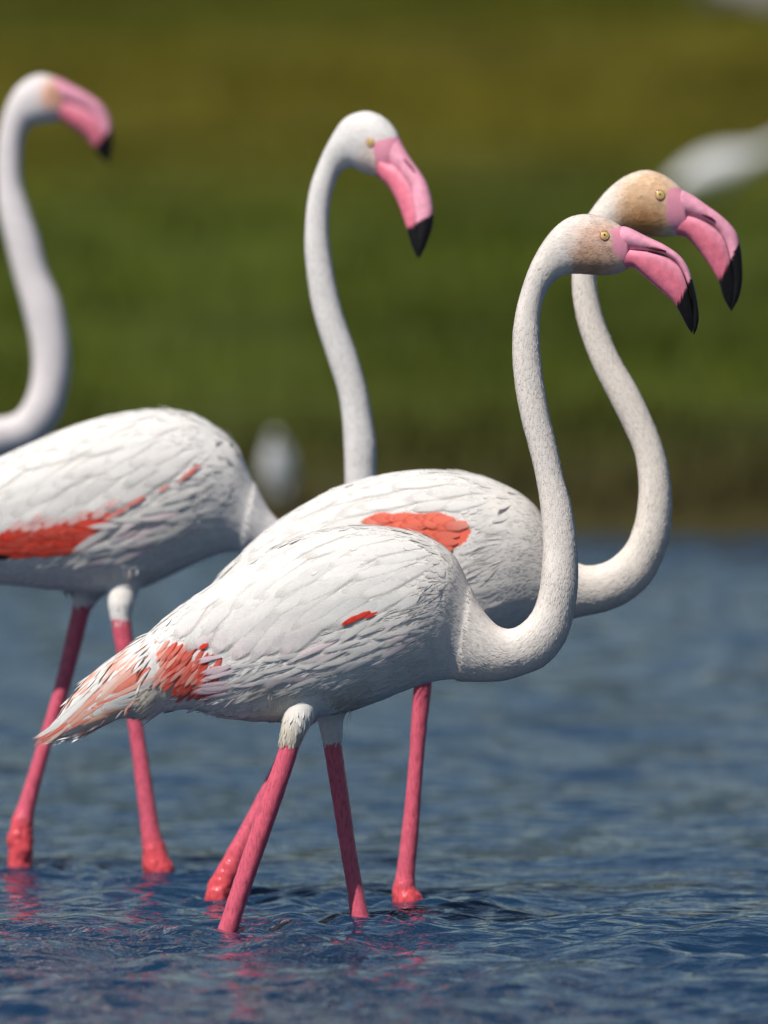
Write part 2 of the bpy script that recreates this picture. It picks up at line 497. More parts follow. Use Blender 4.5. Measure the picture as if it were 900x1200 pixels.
class Bird:
    def __init__(s, name, Y, label):
        s.Y = Y
        s.mm = Y / F_PX
        base = P(400, 900, Y)
        s.root = link(name, None)
        s.label = label
        s.thigh_y = None; s.tx0 = s.tx1 = 0

    def place(s, bx):
        p = P(bx, 900, s.Y)
        s.off = Vector((p.x, s.Y, BED))
        s.root.location = s.off

    def pt(s, px, py, dy=0.0):
        """pixel on the bird's own plane -> bird-local metres"""
        v = P(px, py, s.Y) - s.off
        v.y += dy
        return v

    def px(s, co):
        """bird-local metres -> units of the bird's own side-view plan"""
        x = (co[:, 0] + s.off.x) / s.mm + 450
        y = 233 - (co[:, 2] + s.off.z - CAM_H) / s.mm
        return x, y

    def build_body(s, secs, n_body, n_neck, legs, thighs, face, lores, neckcol, facecol, stain=0.0, voxel=0.0033):
        rings, cen, S, _ = section_rings(secs, s.Y, s.mm, step=7, inset=3.0, off=s.off)
        s.cen = cen
        pieces = [rings_to_mesh(rings)]
        s.legpaths = []
        for th in thighs:
            pts = [[*s.pt(x, y, dy), r * s.mm] for x, y, r, dy in th]
            pieces.append(rings_to_mesh(tube_rings(pts, 18)))
        for lg in legs:
            pts = [[*s.pt(x, y, dy), r * s.mm] for x, y, r, dy in lg['pts']]
            # down to the bed: shank and webbed foot
            jx, jy, jz, jr = pts[-1]
            fx = jx + lg.get('fx', 0.03); fy = jy
            low = [[jx + (fx - jx) * 0.15, fy, jz - 0.03, jr * 0.75], [jx + (fx - jx) * 0.5, fy, (jz + 0.03) * 0.5, 0.0085], [fx, fy, 0.025, 0.0085], [fx + 0.004, fy, 0.007, 0.011]]
            allp = pts + low
            s.legpaths.append(catmull(allp, 0.01))
            pieces.append(rings_to_mesh(tube_rings(allp, 16)))
            for an in (-0.5, 0.0, 0.5):
                toe = [[fx - 0.008, fy, 0.010, 0.008], [fx + 0.045 * math.cos(an), fy + 0.045 * math.sin(an), 0.008, 0.0065], [fx + 0.085 * math.cos(an), fy + 0.085 * math.sin(an), 0.006, 0.005]]
                pieces.append(rings_to_mesh(tube_rings(toe, 10)))
            for a0, a1 in ((-0.5, 0.0), (0.0, 0.5)):     # web between the toes
                q = [(fx, fy), (fx + 0.07 * math.cos(a0), fy + 0.07 * math.sin(a0)), (fx + 0.06 * math.cos((a0 + a1) / 2), fy + 0.06 * math.sin((a0 + a1) / 2)), (fx + 0.07 * math.cos(a1), fy + 0.07 * math.sin(a1))]
                v = np.array([(x, y, 0.002) for x, y in q] + [(x, y, 0.009) for x, y in q])
                pieces.append((v, [(3, 2, 1, 0), (4, 5, 6, 7), (0, 1, 5, 4), (1, 2, 6, 5), (2, 3, 7, 6), (3, 0, 4, 7)]))
        me = fuse('body', pieces, voxel)
        co = get_co(me)
        X, Yp = s.px(co)
        n = len(co)
        # parameter along the bird for every vertex
        u = s.path_index(co)
        m = len(cen)
        s.u_body, s.u_neck = n_body * m, n_neck * m
        c = np.tile(WHITE, (n, 1))
        nk = sstep(s.u_body - 16, s.u_body + 16, u)
        c = c + (neckcol - c) * nk[:, None]
        if face:
            for (fx, fy, r0, r1), fc in zip(face, facecol):
                d = np.hypot(X - fx, Yp - fy)
                k = sstep(r1, r0, d + 5 * np.array([noise.noise(Vector(p) * 60) for p in co]) * (d < r1 + 10)) * (u > s.u_neck)
                mot = np.array([noise.noise(Vector(p) * 110) + 0.6 * noise.noise(Vector(p) * 260) if kk > 0.02 else 0.0 for p, kk in zip(co, k)])
                c = c + (fc * (1 + 0.28 * mot[:, None]) - c) * k[:, None]
        if lores:
            k = inpoly(X, Yp, lores).astype(float)
            c = c + (lin(252, 164, 186) - c) * k[:, None]
        if stain > 0:      # lake mud on the belly plumage, plus brown painted in for the underside's shade
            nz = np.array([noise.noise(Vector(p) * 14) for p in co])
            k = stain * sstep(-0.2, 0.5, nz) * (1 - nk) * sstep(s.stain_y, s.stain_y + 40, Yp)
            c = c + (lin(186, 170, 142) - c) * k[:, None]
        al = np.ones(n); jtv = np.zeros(n)
        if lores: al[inpoly(X, Yp, lores)] = 0.8
        for poly, pc in getattr(s, 'patches', []):
            pm = np.mean(poly, axis=0); k = inpoly(X, Yp, [tuple(pm + (np.array(q) - pm) * 0.82) for q in poly])
            c[k] = pc
        for lg, pth in zip(legs, s.legpaths):
            d2 = np.full(n, 9.0); rr = np.zeros(n)
            for q in pth:
                d = np.linalg.norm(co - q[:3], axis=1)
                b_ = d < d2
                d2[b_] = d[b_]; rr[b_] = q[3]
            leg = (d2 < rr * 1.35 + 0.004) & (Yp > lg['from'] + 2.0 * np.sin(co[:, 1] * 900 + co[:, 0] * 500))
            low = co[:, 2] < 0.0 - BED - 0.10
            leg = leg | (low)
            jt = sstep(1.0, 1.45, rr / (lg.get('r', 11.5) * s.mm))
            lc = LEGPINK + (JOINT - LEGPINK) * jt[:, None]
            c[leg] = lc[leg]
            jtv[leg] = jt[leg]
            al[leg] = 0
        lv = np.where(al < 0.1)[0]       # scales, tendons and knobbly joints
        nr = np.empty(n * 3, np.float32); me.vertices.foreach_get('normal', nr); nr = nr.reshape(-1, 3)
        for i_ in lv:
            p = Vector(co[i_]); q = Vector((p.x, p.y, p.z * 0.35))
            big = jtv[i_]
            a_ = noise.noise(q * 160) * 0.0006 + big * (noise.noise(p * 55) * 0.0030 + noise.noise(p * 130) * 0.0016)
            co[i_] += nr[i_] * a_
        me.vertices.foreach_set('co', co.astype(np.float32).ravel())
        s.colarr = np.concatenate([c, al[:, None]], 1)
        set_col(me, s.colarr)
        s.body = link('body', me, M_BODY, s.root)
        tri = [tuple(p.vertices) for p in me.polygons]
        s.bvh = BVHTree.FromPolygons([Vector(x) for x in co], tri)
        s.co, s.X, s.Yp, s.u = co, X, Yp, u
        me.calc_loop_triangles()
        fa = np.array([p.area for p in me.polygons]); fc = np.empty(len(tri) * 3, np.float32)
        me.polygons.foreach_get('center', fc)
        fn = np.empty(len(tri) * 3, np.float32); me.polygons.foreach_get('normal', fn)
        s.fa, s.fc, s.fn = fa, fc.reshape(-1, 3).astype(float), fn.reshape(-1, 3).astype(float)
        s.fv = np.array([p.vertices[0] for p in me.polygons])

    def path_index(s, co):
        cen = s.cen
        best = np.full(len(co), 1e9); idx = np.zeros(len(co))
        for i, q in enumerate(cen):
            d = np.linalg.norm((co - q[:3]), axis=1) / max(q[3], 0.012)
            b_ = d < best
            best[b_] = d[b_]; idx[b_] = i
        return idx

    def tailward(s, i):
        i = int(i); a = s.cen[max(0, i - 3)][:3]; b = s.cen[min(len(s.cen) - 1, i + 3)][:3]
        return Vector(a - b).normalized()

    def hit(s, px, py, side=-1):
        o = s.pt(px, py); o.y = side * 1.0
        h = s.bvh.ray_cast(o, Vector((0, -side, 0)))
        if h[0] is None:
            h = s.bvh.find_nearest(s.pt(px, py))
        return h[0], h[1]

    # -------- many small contour feathers, one joined skin of plumage
    def plumage(s, n, size, name, parent, cond, shag=1.0, droop=0.0, flow=None, colr=None):
        pr = s.fa * cond
        if pr.sum() <= 0: return None
        pick = rng.choice(len(s.fa), n, p=pr / pr.sum())
        V, F, C, UV, NR = [], [], [], [], []
        for q in pick:
            p = Vector(s.fc[q]); nn = Vector(s.fn[q])
            vi = s.fv[q]; u = s.u[vi]; sc_ = 1.0
            jp = Vector(rng.normal(0, 0.0015, 3)); p += jp - nn * jp.dot(nn)
            t = s.tailward(u)
            if flow is not None:
                t = flow(s.X[vi], s.Yp[vi])
            elif s.thigh_y and s.Yp[vi] > s.thigh_y and s.tx0 < s.X[vi] < s.tx1:
                t = Vector((-0.15, 0, -1)); sc_ = 0.42
                if rng.random() < 0.35: continue
            t = t + Vector((0, 0, -droop)) + Vector(rng.normal(0, 0.16, 3))
            t = t - nn * t.dot(nn)
            if t.length < 1e-4: continue
            t.normalize(); b_ = nn.cross(t)
            L, W = size(u, s.X[vi], s.Yp[vi])
            L *= sc_; W *= sc_
            L *= rng.uniform(0.75, 1.25); W *= rng.uniform(0.75, 1.2)
            li = (0.00015 + L * rng.uniform(0.02, 0.11) * shag)
            nb = nn - t * 0.03 + Vector(rng.normal(0, 0.045, 3))
            k = len(V)
            dn = 0.14 * L * L / 0.2        # follow the body's curve a little
            V += [p + nn * 0.0001, p + t * L * 0.5 + b_ * W * 0.5 + nn * (li * 0.4 - dn * 0.2), p + t * L * 0.5 - b_ * W * 0.5 + nn * (li * 0.4 - dn * 0.2),
                  p + t * L * 0.55 + nn * (li * 0.75 + W * 0.02), p + t * L * 0.9 + b_ * W * 0.22 + nn * (li - dn), p + t * L * 0.9 - b_ * W * 0.22 + nn * (li - dn), p + t * L + nn * (li - dn)]
            F += [(k, k + 1, k + 3), (k, k + 3, k + 2), (k + 1, k + 4, k + 3), (k + 3, k + 5, k + 2), (k + 3, k + 4, k + 6), (k + 3, k + 6, k + 5)]
            c = s.colarr[vi][:3] * rng.uniform(0.93, 1.04) if colr is None else colr(s.X[vi], s.Yp[vi])
            C += [np.clip(c, 0, 0.86)] * 7
            NR += [nb, nb + b_ * 0.12, nb - b_ * 0.12, nb, nb + b_ * 0.08, nb - b_ * 0.08, nb]
            UV += [(0, 0), (1, .5), (-1, .5), (0, .55), (.4, .9), (-.4, .9), (0, 1)]
        me = mesh_np(name, np.array([list(x) for x in V]), np.array(F)[:, ::-1], np.array(C), np.array(UV), nrm=[x.normalized() for x in NR])
        return link(name, me, M_DOWN, parent, 'stuff')

    # -------- one large feather lying on the body
    def feather(s, parent, px, py, d2, L, W, cfun, side=-1, lift=(0.001, 0.006), free=2.0, name='feather', bend=0.0, out=0.0, clip=None):
        if clip:      # tips stop at the wing's lower edge
            dn_ = math.hypot(*d2); k_ = np.arange(4, L, 3.0)
            ins = inpoly(px + d2[0] / dn_ * k_, py + d2[1] / dn_ * k_, clip)
            if not ins.all(): L = max(14, 4 + 3.0 * int(np.argmin(ins)) + random.uniform(0, 20))
        p, n = s.hit(px, py, side)
        t = Vector((d2[0], 0, -d2[1]))
        t = t - n * t.dot(n)
        if t.length < 1e-4: return
        t.normalize()
        L *= s.mm; W *= s.mm * 0.5
        rows, cols = 7, 5
        V, UV, C, NR = [], [], [], []
        skew = random.uniform(-0.25, 0.25)
        jit = Vector((random.gauss(0, .03), random.gauss(0, .03), random.gauss(0, .03)))
        for r in range(rows):
            v = r / (rows - 1)
            if v <= free:
                loc, nn, _, _ = s.bvh.find_nearest(p)
                n = nn; p = loc
            t = t - n * t.dot(n); t.normalize()
            cr = n.cross(t)
            t = (t + cr * bend / rows + n * out * max(0, v - 0.5)).normalized()
            h = W * (0.30 + 0.70 * min(1, v / 0.4)) * max(0.0, 1 - (max(0, v - 0.40) / 0.603) ** 2.6) ** 0.8
            for j in range(cols):
                u = j / (cols - 1) * 2 - 1
                hh = h * (1 + 0.12 * random.uniform(-1, 1) * (abs(u) > 0.9))
                vv = p + cr * (u * hh + skew * h * v * 0.3) + t * (-abs(u) * h * 0.25 * v)
                if v <= free:
                    l2, n2, _, _ = s.bvh.find_nearest(vv)
                    q = l2 + n2 * (lift[0] + (lift[1] - lift[0]) * v + 0.05 * h * (1 - u * u))
                else:
                    q = vv + n * (lift[1] + 0.05 * h * (1 - u * u))
                NR.append(((n2 if v <= free else n) + cr * u * 0.06 - t * 0.02 + jit).normalized())
                V.append(q); UV.append((u, v)); C.append(np.clip(cfun(u, v), 0, 0.86))
            p = p + t * (L / (rows - 1))
        F = [(r * cols + j, r * cols + j + 1, (r + 1) * cols + j + 1, (r + 1) * cols + j) for r in range(rows - 1) for j in range(cols - 1)]
        me = mesh_np(name, np.array([list(x) for x in V]), np.array(F)[:, ::-1], np.array(C), np.array(UV), nrm=NR)
        return link(name, me, M_FEA, parent)

    def build_bill(s, upper, lower, line_p, line_n, pink=(250, 172, 194), pink2=(244, 130, 152), nostril=None):
        pk, pk2 = lin(*pink), lin(*pink2)
        lp, ln = np.array(line_p), np.array(line_n); ln = ln / np.hypot(*ln)
        for nm, secs, up in (('upper_bill', upper, True), ('lower_bill', lower, False)):
            if up:
                nh = len(secs) // 2
                secs = [list(q) if i < nh else [q[0], q[1], q[2] + (q[2] - q[0]) * 3.0 / math.hypot(q[0] - q[2], q[1] - q[3]), q[3] + (q[3] - q[1]) * 3.0 / math.hypot(q[0] - q[2], q[1] - q[3])] + list(q[4:]) for i, q in enumerate(secs[:-1])] + [secs[-1]]
            if not up:      # the lower bill tucks up inside the upper one
                secs = [[q[0] + (q[0] - q[2]) * 5.0 / math.hypot(q[0] - q[2], q[1] - q[3]), q[1] + (q[1] - q[3]) * 5.0 / math.hypot(q[0] - q[2], q[1] - q[3]), q[2], q[3], q[4] * 0.9] + list(q[5:]) for q in secs]
            rings, cen, S, t = section_rings(secs, s.Y, s.mm, n=32, ex=2.0 if up else 2.3, step=2.0, off=s.off)
            m, n, _ = rings.shape
            v, f = rings_to_mesh(rings)
            X, Yp = s.px(v)
            si = np.concatenate([np.tile(np.sin(t), m), [0, 0]])
            fr = np.concatenate([np.repeat(np.linspace(0, 1, m), n), [0, 1]])
            c = np.tile(pk if up else pk2, (len(v), 1))
            if not up:
                c = c + (pk - c) * (sstep(0.0, 0.8, si) * 0.75)[:, None]
            nz = np.array([noise.noise(Vector(q) * 300) + noise.noise(Vector(q) * 700) * 0.6 for q in v])
            sd = (np.stack([X, Yp], 1) - lp) @ ln + nz * 2.2
            k = sstep(-1.3, 1.3, sd)
            edge = (sstep(-0.76, -0.88, si) if up else sstep(0.76, 0.87, si)) * sstep(0.10, 0.2, fr)
            pu = sstep(-9, 3, sd) * (sstep(0.2, 0.9, si) if up else sstep(-0.3, -0.9, si)) * 0.6
            c = c + (lin(120, 50, 80) - c) * pu[:, None]
            k = np.maximum(k, edge)
            c = c + (np.array([0.008, 0.007, 0.008]) - c) * k[:, None]
            ob = link(nm, mesh_np(nm, v, f, c), M_BILL, s.root)
            if up: s.upper = ob; s.upv = (v, f)
        if nostril:
            bvh = BVHTree.FromPolygons([Vector(x) for x in s.upv[0]], s.upv[1])
            for side in (-1, 1):
                pts = []
                for (x, y, r) in nostril:
                    o = s.pt(x, y); o.y = side
                    h = bvh.ray_cast(o, Vector((0, -side, 0)))
                    if h[0] is not None: pts.append([*h[0], r * s.mm])
                if len(pts) > 2:
                    v, f = rings_to_mesh(tube_rings(pts, 8))
                    link('nostril', mesh_np('nostril', v, f), M_NOST, s.upper)

    def build_eye(s, x, y, r, sides=(-1, 1)):
        for side in sides:
            p, n = s.hit(x, y, side)
            r_ = r * s.mm
            q = n.to_track_quat('Z', 'Y').to_matrix().to_4x4()
            def disc(name, rad, dome, z0, mat, parent):
                bm = bmesh.new()
                bmesh.ops.create_uvsphere(bm, u_segments=20, v_segments=10, radius=1.0)
                me = bpy.data.meshes.new(name)
                bmesh.ops.transform(bm, matrix=Matrix.Translation(p + n * z0) @ q @ Matrix.Diagonal((rad, rad, dome, 1)), verts=bm.verts)
                bm.to_mesh(me); bm.free()
                me.polygons.foreach_set('use_smooth', np.ones(len(me.polygons), bool))
                return link(name, me, mat, parent)
            e = disc('eye', r_, r_ * 0.38, -r_ * 0.02, M_IRIS, s.root)
            disc('pupil', r_ * 0.27, r_ * 0.10, r_ * 0.32, M_PUPIL, e)
            ring = []
            for a in np.linspace(0, 2 * math.pi, 25)[:-1]:
                d = q @ Vector((math.cos(a), math.sin(a), 0))
                c0 = p + d * r_ * 1.02 + n * r_ * 0.08
                ring.append([list(c0 + (d * math.cos(b_) + n * math.sin(b_)) * r_ * 0.17) for b_ in np.linspace(0, 2 * math.pi, 9)[:-1]])
            ring = np.array(ring); m_, n_, _ = ring.shape
            f = [(i * n_ + j, i * n_ + (j + 1) % n_, ((i + 1) % m_) * n_ + (j + 1) % n_, ((i + 1) % m_) * n_ + j) for i in range(m_) for j in range(n_)]
            link('eyelid', mesh_np('eyelid', ring.reshape(-1, 3), f), M_LID, e)

    def face_region(s, poly, invert=False):
        k = inpoly(s.X[s.fv], s.Yp[s.fv], poly)
        return (~k if invert else k).astype(float)

def idw(ctrl):
    ctrl = np.array(ctrl, float)
    def f(x, y):
        w = 1 / ((ctrl[:, 0] - x) ** 2 + (ctrl[:, 1] - y) ** 2 + 60)
        d = (ctrl[:, 2:4] * w[:, None]).sum(0) / w.sum()
        return d / np.hypot(*d)
    return f

def scatter_poly(poly, dist_fun, tries=6000, seed=1):
    """uneven but roughly even spacing; spacing grows with dist_fun"""
    r = np.random.default_rng(seed)
    xs = [p[0] for p in poly]; ys = [p[1] for p in poly]
    pts = []
    for _ in range(tries):
        x, y = r.uniform(min(xs), max(xs)), r.uniform(min(ys), max(ys))
        if not inpoly(np.array([x]), np.array([y]), poly)[0]: continue
        d = dist_fun(x, y)
        if all((x - a) ** 2 + (y - b) ** 2 > d * d for a, b in pts): pts.append((x, y))
    return pts

def std_plumage(b, n_neck, n_body, wing_polys, scale=1.0, droopy=0.25):
    """breast, neck and body contour feathers outside the wings and legs"""
    al = (b.colarr[b.fv][:, 3] > 0.9).astype(float)
    u = b.u[b.fv]
    wing = np.zeros(len(u))
    for wp in wing_polys: wing = np.maximum(wing, b.face_region(wp))
    neck = (u >= b.u_body) & (u < b.u_neck)
    head = (u >= b.u_neck)
    body = (u < b.u_body)
    b.plumage(n_neck, lambda u_, x, y: (0.009 * scale, 0.0026 * scale) if u_ < b.u_neck else (0.006, 0.0022), 'neck_plumage', b.root, al * (~head) * sstep(b.u_body - 16, b.u_body + 14, u), shag=0.35)
    b.plumage(n_neck // 4, lambda u_, x, y: (0.0055, 0.0018), 'head_plumage', b.root, al * head, shag=0.3)
    b.plumage(int(n_body * 0.7), lambda u_, x, y: (0.034 * scale, 0.0085 * scale), 'body_plumage', b.root, al * body * (1 - wing) * (1 - 0.9 * sstep(b.u_body - 30, b.u_body, u)), shag=0.05, droop=droopy)
    low = (b.fn[:, 2] < 0.25)
    b.plumage(n_body // 3, lambda u_, x, y: (0.040 * scale, 0.0018), 'wispy_barbs', b.root, al * body * (1 - wing) * low, shag=0.3, droop=droopy)

# ---- flamingo A
def flamingo_a():
    b = Bird('flamingo', 15.0, 'white flamingo with ragged coral and white tail and small red slit on wing')
    tag(b.root, b.label, 'flamingo', 'flamingos wading in the lake')
    b.place(350)
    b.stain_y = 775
    secs = [
        (62, 850, 66, 863, 4), (82, 820, 86, 861, 9), (106, 791, 110, 856, 16), (136, 767, 143, 842, 24), (170, 744, 181, 838, 34), (192, 722, 205, 835, 42),
        (219, 701, 232, 835, 50), (257, 676, 262, 843, 60), (294, 654, 292, 847, 68), (332, 633, 328, 849, 74),
        (373, 619, 372, 844, 78), (420, 612, 412, 835, 80), (467, 616, 445, 824, 78), (504, 627, 475, 812, 72),
        (530, 645, 498, 804, 60), (543, 666, 518, 800, 45), (552, 688, 538, 799, 36), (564, 712, 561, 799, 33),
        (583, 733, 588, 798, 30), (602, 736, 613, 791, 27), (621, 721, 641, 778, 26), (631, 697, 664, 748, 24),
        (635, 665, 676, 700), (636, 635, 677, 650), (634, 600, 671, 598), (628, 560, 660, 557), (619, 522, 652, 520), (610, 488, 644, 486),
        (604, 455, 638, 452), (600.5, 420, 634, 420), (601, 390, 632.5, 390), (605, 362, 633.5, 367), (614, 330, 639, 346),
        (626, 301, 648, 332), (644, 273, 660, 323, 21), (664, 256, 676, 321, 24), (687, 250.5, 692, 322, 26), (708, 255, 712, 323, 24), (724, 262, 728, 320, 19),
        (735, 271, 738, 313, 14)]
    d = 0.055; e = 0.08
    b.thigh_y, b.tx0, b.tx1 = 806, 316, 412
    b.patches = [([(176, 762), (190, 745), (235, 750), (258, 768), (252, 806), (215, 812), (190, 800)], lin(236, 120, 104))]
    thighs = [[(375, 790, 34, -0.03), (360, 818, 21, -d + .022), (346, 846, 15.5, -d + .004), (339.5, 866, 12.6, -d), (338, 873, 11, -d)],
              [(390, 790, 34, 0.03), (388, 822, 24, e - .01), (387, 845, 16, e), (389, 867, 12.6, e), (389, 875, 11, e)]]
    legs = [dict(pts=[(344, 852, 9.5, -d), (340, 872, 11.2, -d), (322, 925, 12.2, -d), (303, 980, 12.0, -d), (284, 1036, 11.6, -d), (266, 1091, 12.0, -d), (257, 1118, 15, -d), (254, 1132, 15.5, -d), (255, 1148, 11.5, -d)], **{'from': 872, 'fx': 0.03}),
            dict(pts=[(386, 850, 9.5, e), (389, 875, 11.0, e), (399, 940, 10.4, e), (408, 1000, 9.8, e), (416, 1046, 9.8, e), (421, 1078, 11.5, e), (424, 1095, 14, e), (427, 1108, 14, e), (430, 1124, 10.5, e)], **{'from': 875, 'fx': 0.03})]
    b.build_body(secs, 0.395, 0.845, legs, thighs,
                 face=[(706, 292, 18, 52), (690, 312, 6, 34)], lores=[(716, 268), (735, 262), (760, 300), (748, 318), (733, 309), (724, 301), (717, 291)],
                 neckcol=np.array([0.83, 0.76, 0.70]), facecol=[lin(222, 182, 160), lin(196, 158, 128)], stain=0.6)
    flow = idw([(480, 640, -1, .35), (420, 640, -1, .55), (340, 660, -.9, .75), (260, 710, -.75, .85), (200, 740, -.85, .7), (480, 700, -1, .5), (420, 720, -.95, .7), (340, 740, -.65, .85), (290, 760, -.6, .9), (120, 800, -.85, .6)])
    fv = lambda x, y: Vector((flow(x, y)[0], 0, -flow(x, y)[1]))
    wing = [(520, 655), (470, 619), (420, 614), (330, 636), (258, 677), (195, 724), (178, 742), (208, 748), (235, 746), (285, 764), (345, 752), (400, 728), (450, 710), (500, 700)]
    tailp = [(40, 875), (60, 840), (106, 788), (170, 742), (195, 735), (180, 790), (150, 850), (80, 866)]
    redp = [(172, 760), (190, 742), (230, 750), (262, 770), (250, 812), (195, 815)]
    std_plumage(b, 11000, 5200, [wing, tailp, redp])
    for side in (-1, 1):
        sd = (np.sign(b.fn[:, 1]) == side)
        w = b.plumage(900, lambda u_, x, y: (0.020, 0.009), 'wing', b.root, b.face_region(wing) * sd, shag=0.02, flow=fv)
        # the folded wing's larger feathers
        pts = scatter_poly([(525, 660), (480, 630), (420, 622), (340, 640), (262, 682), (222, 715), (250, 735), (310, 742), (360, 728), (410, 708), (460, 694), (505, 688)],
                           lambda x, y: 12 + (520 - x) * 0.035, seed=5 + side)
        pts.sort()
        for (x, y) in pts:
            k = (525 - x) / 320
            L = 74 + 110 * k; W = 17 + 15 * k
            fl = flow(x, y); pkk = np.clip((y - 690) / 70 + (380 - x) / 500, 0, 1) * random.uniform(0.1, 0.9)
            base = WHITE * random.uniform(0.97, 1.05)
            cf = lambda u, v, base=base, pkk=pkk: base + (PINKW - base) * pkk * (0.3 + 0.7 * v)
            b.feather(w, x, y, (fl[0] + random.gauss(0, .05), fl[1] + random.gauss(0, .05)), L, W, cf, side, (0.0011, 0.0012 + 0.0009 * k + random.uniform(0, .0006)), bend=random.uniform(-.12, .12), clip=wing)
        # vermilion peeping out between coverts and flank
        for (x, y, L, W) in ((434, 713, 24, 7), (425, 717, 26, 8), (417, 721, 20, 6), (442, 714, 18, 5), (246, 752, 14, 7)):
            b.feather(w, x, y, (-0.9, 0.42), L, W, lambda u, v: RED * 1.05, side, (0.003, 0.0035))
        # loose flank tufts overlapping the wing's lower edge
        pts = scatter_poly([(500, 705), (450, 712), (400, 735), (340, 765), (300, 775), (320, 800), (400, 785), (470, 755), (510, 730)], lambda x, y: 13, seed=11 + side)
        pts.sort()
        for (x, y) in pts:
            base = WHITE * random.uniform(0.93, 1.02)
            pk = random.random() < 0.25
            cf = lambda u, v, base=base, pk=pk: base if not pk else base + (PINKW - base) * (1 - v)
            b.feather(b.root, x, y, (-1, random.uniform(.15, .6)), random.uniform(34, 62), random.uniform(5, 11), cf, side, (0.0012, random.uniform(.0018, .0036)), bend=random.uniform(-.5, .4), name='flank_feather')
        for k in range(14):     # white barbs reaching over the patch's front edge
            b.feather(b.root, random.uniform(256, 278), random.uniform(762, 812), (-1, random.uniform(.1, .5)), random.uniform(24, 42), random.uniform(4, 8), lambda u, v: PINKW, side, (0.003, 0.0045), name='flank_feather')
        # coral patch before the tail
        pts = scatter_poly([(195, 748), (235, 752), (262, 768), (256, 806), (215, 806), (196, 790)], lambda x, y: 6, seed=21 + side)
        pts.sort()
        for (x, y) in pts:
            mixk = np.clip(random.uniform(-.2, .5) + (y - 755) / 70, 0, 1)
            cc = CORAL + (RED - CORAL) * mixk
            if random.random() < .15 or x < 203: cc = lin(244, 168, 152)
            b.feather(b.root, x, y, (-0.6, random.uniform(.5, .9)), random.uniform(18, 32), random.uniform(4, 7.5), lambda u, v, cc=cc, fd=random.random(): cc * (1 - 0.1 * abs(u)) * (1 - fd * .6 * v * v) + lin(246, 190, 178) * fd * .6 * v * v, side, (0.0012, 0.0022), name='coral_feather')
    # tail
    t = b.plumage(500, lambda u_, x, y: (0.04, 0.005), 'tail', b.root, b.face_region([(88, 870), (88, 800), (106, 788), (170, 742), (195, 735), (180, 790), (150, 850)]), shag=0.02, flow=fv, colr=lambda x, y: (WHITE if random.random() < 0.6 else lin(246, 178, 160)))
    cols = [lin(244, 150, 130), WHITE, lin(246, 180, 162), lin(240, 128, 106), WHITE, lin(248, 205, 192), WHITE]
    for side in (-1, 1):
        for i in range(46):
            fx = random.uniform(0, 1)
            x = 190 - 85 * random.random(); top = 742 + (190 - x) * 0.66; bot = 835 + (190 - x) * .1
            y = top + 10 + (bot - top - 18) * random.random()
            rel = (y - top) / (bot - top) + random.gauss(0, .06)
            c0 = WHITE if rel < .10 else (cols[(0, 2, 3, 5)[i % 4]] if rel < .48 else (WHITE * random.uniform(.92, 1.03) if rel < .82 else lin(240, 188, 160)))
            c1 = c0 + (WHITE - c0) * random.uniform(0.0, 0.45)
            tx, ty = 62 + random.uniform(-6, 14), 854 + random.uniform(-10, 6)
            dd = math.hypot(tx - x, ty - y)
            b.feather(t, x, y, ((tx - x) / dd, (ty - y) / dd), min(dd, random.uniform(60, 105)), random.uniform(6, 12), lambda u, v, c0=c0, c1=c1: c0 + (c1 - c0) * v * (1 - 0.4 * abs(u)), side, (0.0009, 0.0014))
        for i in range(10):      # loose tips
            x, y = 104 + random.uniform(-10, 20), 828 + random.uniform(-26, 18)
            tx, ty = 36 + random.uniform(-1, 26), 874 + random.uniform(-12, 4)
            dd = math.hypot(tx - x, ty - y)
            c0 = cols[i % len(cols)]
            b.feather(t, x, y, ((tx - x) / dd, (ty - y) / dd), dd, random.uniform(6, 10), lambda u, v, c0=c0: c0, side, (0.0015, 0.002), free=0.34)
    upper = [(722, 266, 720, 292, 17), (735, 266, 736, 295, 16), (758, 277, 757, 296, 13.5), (779, 287, 772, 298, 11.5), (797, 300, 786, 304, 10), (807.5, 316, 797, 312, 9),
             (815, 341, 804, 327, 8), (819, 369, 811, 350, 6), (817, 384, 813, 375, 4), (813, 393, 812, 388, 1.5)]
    lower = [(720, 292, 727, 317, 17), (736, 295, 741, 314, 16), (750, 296, 752, 322, 15), (764, 297, 766, 334, 14), (778, 301, 779, 345, 13), (789, 307, 789, 354, 12),
             (797, 315, 794, 362, 10.5), (802, 327, 799, 371, 9), (807, 344, 804, 381, 7), (811, 361, 808, 387, 4.5), (813, 379, 811, 391, 2)]
    b.build_bill(upper, lower, (793, 357), (.88, .47), nostril=[(757, 289.5, 0.8), (763, 290.5, 1.6), (772, 292.5, 1.7), (780, 294.5, 0.8)])
    b.build_eye(707.6, 275.6, 5.0)
    return b

